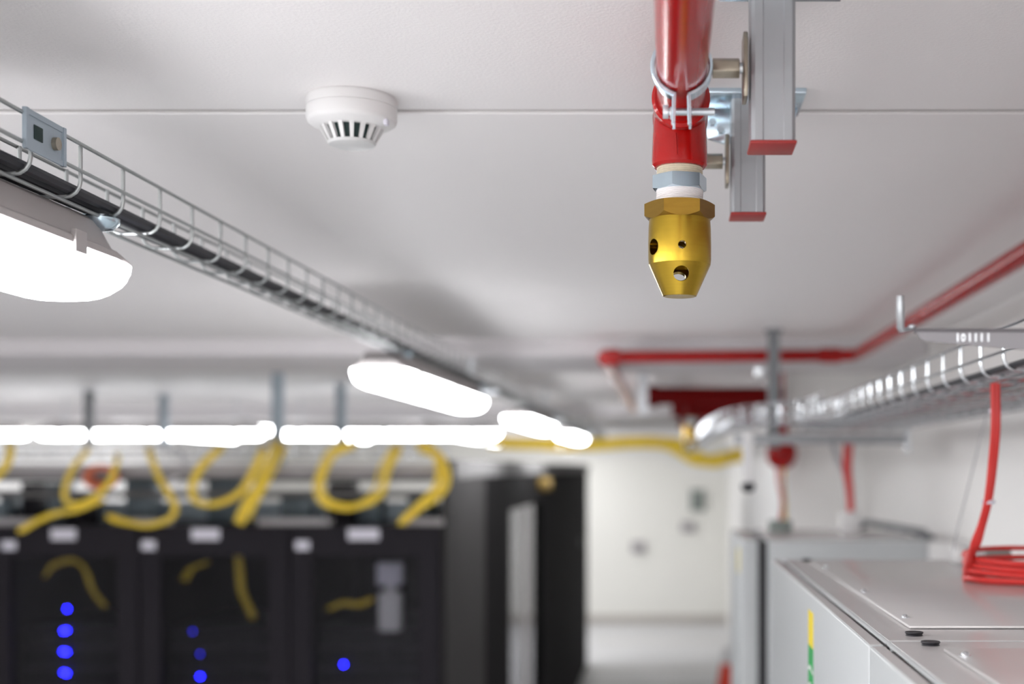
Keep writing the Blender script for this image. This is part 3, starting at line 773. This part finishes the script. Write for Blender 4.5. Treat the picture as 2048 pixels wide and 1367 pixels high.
# small grey boxes behind the coil
bm = B(); a = P(1905, 1128, 2.14); box(bm, a.x, a.x + .05, 2.11, 2.16, TOP + .0036, TOP + .030); tag(obj('junction_box', bm, M_WPLAS, None, bevel=.004), 'small white box behind the red coil on the middle cabinet', 'box')
bm = B(); lathe(bm, [(0, 0), (.012, 0), (.014, .003), (.014, .034), (.011, .038), (0, .038)], (0, 0, 0), 28, 'x'); bmesh.ops.translate(bm, verts=bm.verts, vec=(.505, 2.06, TOP + .0178)); tag(obj('cable_gland', bm, M_BOX), 'short grey cable gland behind the red coil', 'cable gland')
bm = B(); sweep(bm, smooth_path([P(1983, 798, 2.12), P(1977, 815, 2.12), P(1955, 900, 2.12), P(1930, 1000, 2.12), P(1912, 1070, 2.12), P(1907, 1103, 2.13)], 8), .0012, 6); tag(obj('thin_wire', bm, M_GREYC), 'thin pale grey wire slanting from the tray to the white box', 'wire')

# red cable bundle and coil
rb = thing('red_cable_bundle', 'bundle of red cables dropping from the right tray into a coil on the middle cabinet', 'cable', (.50, 1.78, TOP + .004))
cx_, cy_ = .524, 1.790
NT = 7
for i in range(NT):
    lay = i % 4; out = i // 4
    z0 = TOP + .0090 + lay * .0082 + .0008 * math.sin(i * 3)
    dd = .004 * (i % 3)
    drop = [P(1986 + 3.0 * (i % 4), 766, 1.68 + dd), P(1987 + 3.0 * (i % 4), 850, 1.68 + dd), P(1981 + 2.8 * (i % 4), 930, 1.695), P(1973 + 2.2 * (i % 4), 1000, 1.705), P(1960 + 2.3 * (i % 4), 1050, 1.72), P(1944 + 3 * (i % 4), 1095, 1.735)]
    ra, rbv = .113 - .0085 * out + .001 * math.sin(i * 5), .092 - .0085 * out
    loop = []
    for k in range(0, 27):
        a = PI - .15 + 2 * PI * k / 26 * .97
        loop.append(Vector((cx_ + ra * math.cos(a), cy_ + rbv * math.sin(a) + .004 * math.sin(i), z0 + .0012 * math.sin(2 * a + i) + (.010 * (1 + math.sin(a)) / 2) * (lay / 3))))
    pts = smooth_path(drop + loop, 4)
    bm = B(); sweep(bm, pts, .0036, 8); obj('cable', bm, M_REDC, rb)
for py, d in ((822, 1.68), (1003, 1.705)):
    c = P({822: 1991, 1003: 1977}[py], py, d + .005)
    bm = B(); lathe(bm, [(.0070, -.0025), (.0086, -.0025), (.0086, .0025), (.0070, .0025), (.0070, -.0025)], c, 20); tag(obj('cable_tie', bm, M_LABEL, rb), 'white cable tie')

# ------------------------------------------------------------ black server racks on the left
RT = H(-.232)
def rack(x0, y0, lab, wdt=.6, dep=1.08):
    t = thing('server_rack', lab, 'server rack', (x0 + wdt / 2, y0 + dep / 2, 0), 'black server racks')
    x1, y1 = x0 + wdt, y0 + dep
    bm = B(); a = .02
    box(bm, x0 + .002, x0 + a, y0 + .03, y1, 0, RT); box(bm, x1 - a, x1 - .002, y0 + .03, y1, 0, RT); box(bm, x0 + a, x1 - a, y1 - .02, y1, 0, RT)
    box(bm, x0 + a, x1 - a, y0 + .03, y1 - .02, RT - .02, RT); box(bm, x0 + a, x1 - a, y0 + .03, y1 - .02, 0, .08)
    obj('frame', bm, M_RACK, t, smooth=0)
    bm = B(); zt, zb = RT - .005, .03; fw = .085
    box(bm, x0 + .004, x0 + fw, y0, y0 + .028, zb, zt); box(bm, x1 - fw, x1 - .004, y0, y0 + .028, zb, zt)
    box(bm, x0 + fw, x1 - fw, y0, y0 + .028, zt - .115, zt); box(bm, x0 + fw, x1 - fw, y0, y0 + .028, zb, zb + .1)
    d = obj('door', bm, M_RACK, t, smooth=0)
    bm = B(); box(bm, x0 + fw, x1 - fw, y0 + .011, y0 + .015, zb + .1, zt - .115); tag(obj('door_glass', bm, M_SMOKE, d, smooth=0), 'smoked glass pane')
    bm = B(); box(bm, x1 - .07, x1 - .045, y0 - .012, y0, 1.0, 1.16); obj('handle', bm, M_RUB, d, bevel=.003)
    return t, d
RY = 5.2; RXE = (880 - CX) * RY / F
racks = []
rl = ['black server rack at the right end of the front row, with a white unit inside', 'black server rack in the middle of the front row, yellow cables hanging inside',
      'black server rack left in the front row with a column of four blue lights', 'black server rack cut off by the left edge of the picture']
for k in range(4):
    x0 = RXE - .6 * (k + 1) - .002 * k
    t, d = rack(x0, RY, rl[k]); racks.append((t, d, x0))
    # labels on the door head
    c = P([727, 411, 127, -170][k], 1068, RY - .001); wl = [.062, .056, .050, .05][k]
    bm = B(); box(bm, c.x - wl, c.x + wl, RY - .0025, RY, c.z - .022, c.z + .022)
    if k < 3: tag(obj('name_label', bm, M_LABEL, d, smooth=0), 'white label strip')
    c = P([605, 297, 18, -290][k], 1090, RY - .001)
    bm = B(); box(bm, c.x - .028, c.x + .028, RY - .0025, RY, c.z - .018, c.z + .018)
    if k < 3: tag(obj('small_label', bm, M_LABEL, d, smooth=0), 'small white label')
    # server units behind the glass
    z = RT - .50; i = 0
    u = None
    while z > .35:
        hh = .085
        if u is None:
            u = thing('rack_server', 'dark server unit behind the smoked door of ' + ('the right end rack', 'the middle rack', 'the rack with four blue lights', 'the rack cut off at the left edge')[k], 'server', (x0 + .3, RY + .1, z), 'server units in ' + ('the right end rack', 'the middle rack', 'the rack with four blue lights', 'the rack at the left edge')[k])
            bm = B(); box(bm, x0 + .075, x0 + .525, RY + .13, RY + .75, z, z + hh - .004); obj('chassis', bm, M_SERV, u, smooth=0)
            for q in range(8):
                bm = B(); box(bm, x0 + .10 + q * .05, x0 + .14 + q * .05, RY + .122, RY + .13, z + .012, z + hh - .016); obj('drive_bay', bm, M_RACK, u, smooth=0)
            u0 = u; z00 = z
        else:
            dup(u0, (0, 0, z - z00))
        z -= .0865; i += 1
        if i > 10: break
# leds
def led(px, py, m_, par_k, lab):
    c = P(px, py, RY + .118); bm = B(); cyl(bm, (c.x, RY + .116, c.z), (c.x, RY + .1215, c.z), .0045, 14)
    bm2 = bm
    o = obj('status_light', bm2, m_, racks[par_k][0]); tag(o, lab)
for px, py in ((134, 1217), (133, 1260), (133, 1303), (133, 1346)): led(px, py, M_LED, 2, 'glowing blue light')
for px, py in ((127, 1261), (126, 1302), (127, 1344)): led(px, py, M_LED, 2, 'glowing blue light')
led(385, 1262, M_LEDD, 1, 'dim blue light'); led(400, 1307, M_LEDD, 1, 'dim blue light'); led(400, 1352, M_LED, 1, 'glowing blue light')
led(687, 1328, M_LED, 0, 'glowing blue light')
# inner parts of the racks
def strand_set(name, lab, pts_px, d, n, spread, r, m_, group=None, cat='cable'):
    q = [P(a, b_, d + (dd if dd else 0)) for a, b_, dd in [(p + (0,))[:3] if len(p) == 2 else p for p in pts_px]]
    base = q[len(q) // 2]; t = thing(name, lab, cat, base, group)
    for i in range(n):
        ox, oy = random.uniform(-1, 1) * spread, random.uniform(-1, 1) * .012
        pp = [Vector((p.x + ox * (1 + .3 * math.sin(k + i)), p.y + oy, p.z + .5 * spread * math.sin(i * 1.3 + k * .8))) for k, p in enumerate(q)]
        bm = B(); sweep(bm, smooth_path(pp, 7), r, 7); obj('cable', bm, m_, t)
    return t
IN = RY + .075
strand_set('fibre_cable_bundle', 'yellow cables arching at the top inside the rack with four blue lights', [(95, 1150), (110, 1130), (150, 1120), (175, 1140), (190, 1180), (212, 1210)], IN, 5, .015, .004, M_YELC)
strand_set('fibre_cable_bundle', 'yellow cables hanging down inside the middle rack', [(478, 1108), (482, 1140), (486, 1180), (498, 1212), (508, 1235)], IN, 5, .012, .005, M_YELC)
strand_set('fibre_cable_bundle', 'short dull orange cables at the top left inside the middle rack', [(370, 1160), (385, 1135), (412, 1125)], IN, 4, .012, .004, M_YELC)
strand_set('fibre_cable_bundle', 'yellow cables running sideways inside the right end rack', [(660, 1215), (690, 1205), (720, 1208), (745, 1198)], IN, 5, .012, .004, M_YELC)
wu = thing('patch_unit', 'pale vertical unit standing inside the right end rack', 'network device', P(778, 1260, RY + .09))
a, b_ = P(757, 1262, RY + .06), P(800, 1185, RY + .06)
bm = B(); box(bm, a.x, b_.x, RY + .06, RY + .12, a.z, b_.z); obj('lower_case', bm, M_WPLAS, wu, bevel=.004)
a, b_ = P(753, 1170, RY + .06), P(803, 1126, RY + .06)
bm = B(); box(bm, a.x, b_.x, RY + .06, RY + .12, a.z, b_.z); obj('upper_case', bm, M_LABEL, wu, bevel=.004)
a, b_ = P(772, 1186, RY + .06), P(786, 1168, RY + .06)
bm = B(); box(bm, a.x, b_.x, RY + .07, RY + .1, a.z, b_.z); obj('link', bm, M_WPLAS, wu, smooth=0)

# side containment wall along the corridor
XC = RXE
cw = thing('aisle_enclosure', 'charcoal and black aisle enclosure wall along the corridor, right of the racks', 'enclosure', (XC - .03, 8, 0))
TH = H(-.045)
bm = B(); box(bm, XC + .001, XC + .02, RY + .03, 6.34, 0, TH); tag(obj('side_panel', bm, M_RACKS, cw, smooth=0), 'charcoal grey end panel')
bm = B(); box(bm, XC - .05, XC + .012, 6.345, 7.42, 0, TH); obj('post_panel', bm, M_BLK, cw, smooth=0)
bm = B(); box(bm, XC - .05, XC + .012, 7.42, 9.3, H(-.24), TH); obj('header', bm, M_BLK, cw, smooth=0)
bm = B(); box(bm, XC - .05, XC + .012, 9.3, 14.6, 0, TH); obj('far_panel', bm, M_BLK, cw, smooth=0)
bm = B(); box(bm, XC - .02, XC - .014, 7.42, 9.3, 0.02, H(-.24)); tag(obj('door_glass', bm, M_TINT, cw, smooth=0), 'tinted glass door')
bm = B(); box(bm, XC + .012, XC + .035, 8.10, 8.18, 0.02, H(-.24)); obj('door_frame', bm, M_HOUS, cw, smooth=0)
bm = B(); box(bm, XC + .013, XC + .03, 13.2, 13.35, H(-.80), H(-.72)); obj('door_lock', bm, M_RUB, cw, smooth=0)
# pale trunking on the enclosure
bm = B(); box(bm, XC - .06, XC + .02, RY + .25, 14.8, H(-.043), H(.035)); tag(obj('cable_trunking', bm, M_TRUNK, None, smooth=0, bevel=.004), 'pale grey trunking lying along the top of the aisle enclosure', 'trunking')

# overhead structure above the racks
ot = tray_section(0, .28, -3.2, XC - .02, 0, .05, .025, 'wire mesh tray running sideways above the front row of racks', None, step=.1, nb=4)
ot.rotation_euler.z = -PI / 2; ot.location = ((-3.2 + XC) / 2 - .0, RY + .16, H(.045))
ot2 = None
def bar(name, lab, cat, x0, x1, y0, y1, h0, h1, m_, grp=None, bevel=.003):
    bm = B(); box(bm, x0, x1, y0, y1, H(h0), H(h1)); return tag(obj(name, bm, m_, None, bevel=bevel), lab, cat, grp)
bar('support_channel', 'pale horizontal channel carrying the tray over the racks', 'rail', -3.2, XC - .02, RY + .02, RY + .06, -.035, .012, M_DUCT)
bar('support_channel', 'lower zinc channel above the rack tops behind the yellow loops', 'rail', -3.2, XC - .02, RY + .24, RY + .28, -.125, -.095, M_TRUNK)
# dark patch modules on the rack tops
for k, (pa, pb, pt, m_) in enumerate(((0, 20, 985, M_BLUEG), (42, 70, 965, M_RACK), (96, 125, 965, M_BLUEG), (146, 175, 985, M_RACK), (250, 305, 960, M_BLUEG), (415, 480, 960, M_BLUEG), (560, 620, 985, M_BLUEG), (655, 705, 965, M_RACK), (715, 760, 990, M_BLUEG), (815, 862, 985, M_BLUEG))):
    a, b_ = P(pa, 1048, RY + .3), P(pb, pt, RY + .3)
    bm = B(); box(bm, a.x, b_.x, RY + .30, RY + .42, RT, b_.z); box(bm, a.x + .01, b_.x - .01, RY + .295, RY + .30, RT + .02, b_.z - .015)
    tag(obj('patch_module', bm, m_, None, bevel=.003), 'dark patch module standing on the rack tops below the yellow loops', 'network device', 'patch modules on the rack tops')
for k, (pa, pb) in enumerate(((-60, 52), (250, 330), (512, 655), (800, 885))):  # pale strips painted in as light on the rack tops
    a, b_ = P(pa, 1050, RY), P(pb, 1036, RY)
    bm = B(); box(bm, a.x, b_.x, RY + .02, RY + .10, RT, RT + .028)
    tag(obj('cable_entry_strip', bm, M_DUCT, None, bevel=.003), ['pale strip on the front rack tops at the left edge', 'pale strip on the rack tops between the left and middle rack', 'long pale strip on the rack tops above the small label of the end rack', 'short pale strip on the rack tops at the right end'][k], 'strip')
bar('back_rail', 'blue grey rail behind the patch modules on the rack tops', 'rail', -3.2, XC - .02, RY + .5, RY + .54, -.232, -.15, M_DZ)
bar('support_channel', 'thin zinc channel between tray and rack tops, behind the modules', 'rail', -3.2, XC - .02, RY + .46, RY + .49, -.06, -.03, M_TRUNK)
# hanging struts to the ceiling
hs = None
for px, y, lab in ((553, 5.30, 'pale blue zinc strut hanging from the beam to the rack tray, thickest one'),
                   (175, 6.9, 'dark zinc strut hanging from the ceiling, far left'),
                   (325, 7.3, 'pale zinc strut hanging from the ceiling, between the far left and the thick one'),
                   (680, 6.4, 'faint zinc strut hanging from the ceiling, right of the thick one')):
    x = (px - CX) * y / F
    t = thing('ceiling_strut', lab, 'support', (x, y, H(.05)), 'struts hanging over the racks')
    zt = CE if y > 5.35 else CE
    bm = B(); channel(bm, x - .0205, x + .0205, y, y + .041, H(.01 if y < 6 else .12), zt); obj('channel', bm, M_DZ if px != 175 else M_DKST, t, smooth=0)
    bm = B(); box(bm, x - .05, x + .05, y - .02, y + .06, zt - .007, zt); obj('foot_plate', bm, M_GALV, t, smooth=0)

# yellow fibre loops
YG = 'yellow fibre bundles looping above the racks'
FD = RY - .07
loops = [
 ('yellow fibre bundle bending down at the right end of the racks, brightest one', [(846, 895), (872, 908), (888, 940), (886, 968), (868, 992), (836, 1015), (806, 1042)], 9, .022),
 ('yellow fibre bundle forming a wide U right of the thick strut', [(700, 890), (668, 905), (646, 940), (636, 975), (650, 1003), (690, 1014), (735, 1004), (762, 978), (770, 940), (790, 900)], 6, .016),
 ('yellow fibre bundle crossing diagonally below the thick strut', [(560, 895), (545, 935), (525, 975), (503, 1010), (486, 1042)], 8, .022),
 ('thin yellow loop left of the thick strut', [(440, 900), (408, 930), (388, 965), (392, 998), (430, 1008), (475, 990), (505, 950), (528, 905)], 4, .010),
 ('thin yellow loop hanging onto the middle rack top', [(296, 905), (315, 955), (336, 990), (348, 1018), (330, 1040), (290, 1050), (240, 1042), (215, 1032)], 4, .009),
 ('thin yellow loop around the orange coil', [(178, 905), (150, 940), (134, 985), (148, 1008), (190, 998), (225, 962), (240, 920)], 4, .009),
 ('flat yellow curve dropping to the left rack top', [(205, 1000), (160, 1018), (110, 1028), (70, 1045), (40, 1062)], 4, .008),
 ('yellow bundle at the left edge above the racks', [(25, 895), (18, 925), (0, 950), (-30, 965)], 5, .014)]
for k, (lab, pts, n, sp_) in enumerate(loops):
    if pts[0][1] < 915: pts.insert(0, (pts[0][0], pts[0][1] - 8, .14)); pts.insert(0, (pts[0][0], pts[0][1] - 2, .26))
    if pts[-1][1] < 930: pts.append((pts[-1][0], pts[-1][1] - 8, .14)); pts.append((pts[-1][0], pts[-1][1] - 2, .26))
for lab, pts, n, sp_ in loops: strand_set('fibre_cable_bundle', lab, pts, FD, n + 2, sp_ * 1.3, .0052, M_YELC, YG)
# orange coil and white loop
oc = thing('orange_cable_coil', 'small coil of orange cable hanging over the left rack', 'cable', P(202, 950, FD + .02))
for k in range(5):
    c = P(202 + 3 * math.sin(k * 2), 952 + 2 * math.cos(k), RY - .03 + .011 * k); bm = B()
    sweep(bm, [(c.x + (.066 - .005 * k) * math.cos(a), c.y, c.z + (.045 - .004 * k) * math.sin(a)) for a in [2 * PI * j / 28 for j in range(28)]], .008, 7, closed=True); obj('cable', bm, M_ORC, oc)
strand_set('white_cable_bundle', 'white cables curving down over the middle rack', [(330, 895), (355, 900), (368, 925), (355, 950), (330, 965)], FD + .1, 4, .008, .005, M_WHC)

# yellow fibre run at the far end of the corridor
strand_set('fibre_cable_run', 'yellow fibre run crossing the far corridor below the lamps and bending down', [(990, 884), (1060, 886), (1150, 890), (1240, 885), (1310, 884), (1350, 892), (1390, 916), (1412, 922), (1445, 918), (1486, 906)], 9.8, 12, .07, .013, M_YELC)
for px, py, d in ((1097, 968, 9.0),):
    c = P(px, py, d); bm = B(); lathe(bm, [(0, -.05), (.04, -.04), (.05, 0), (.04, .04), (0, .05)], (XC + .06, d, c.z), 20, 'x')
    tag(obj('round_fitting', bm, mat('dull_brass', (.22, .14, .03), .5)), 'blurred dull brass round fitting on the aisle enclosure header', 'fitting')

# boxes on the end wall
for px, py, sx, sz, m_, lab in ((1395, 1000, .10, .15, M_BOX, 'grey green switch box on the end wall, right of centre'), (1376, 1053, .10, .07, M_DUCT, 'pale socket box on the end wall below the switch box'), (1277, 1093, .10, .08, M_DUCT, 'pale socket box on the end wall, left one')):
    c = P(px, py, YF); bm = B(); box(bm, c.x - sx, c.x + sx, YF - .06, YF, c.z - sz, c.z + sz); tag(obj('wall_box', bm, m_, None, bevel=.01), lab, 'box')
# cone standing on the floor
cn = thing('warning_cone', 'orange red warning cone with white tip on the floor beside the far cabinet', 'cone', (.470, 10.3, 0))
bm = B(); lathe(bm, [(0, .03), (.16, .03), (.045, .66), (0, .66)], (.470, 10.3, 0), 32); obj('cone_body', bm, M_CONE, cn)
bm = B(); lathe(bm, [(0, .655), (.047, .655), (.03, .78), (0, .78)], (.470, 10.3, 0), 32); tag(obj('tip', bm, M_WPLAS, cn), 'white tip')
bm = B(); box(bm, .265, .645, 10.11, 10.49, 0, .03); obj('foot', bm, M_RUB, cn, bevel=.01)
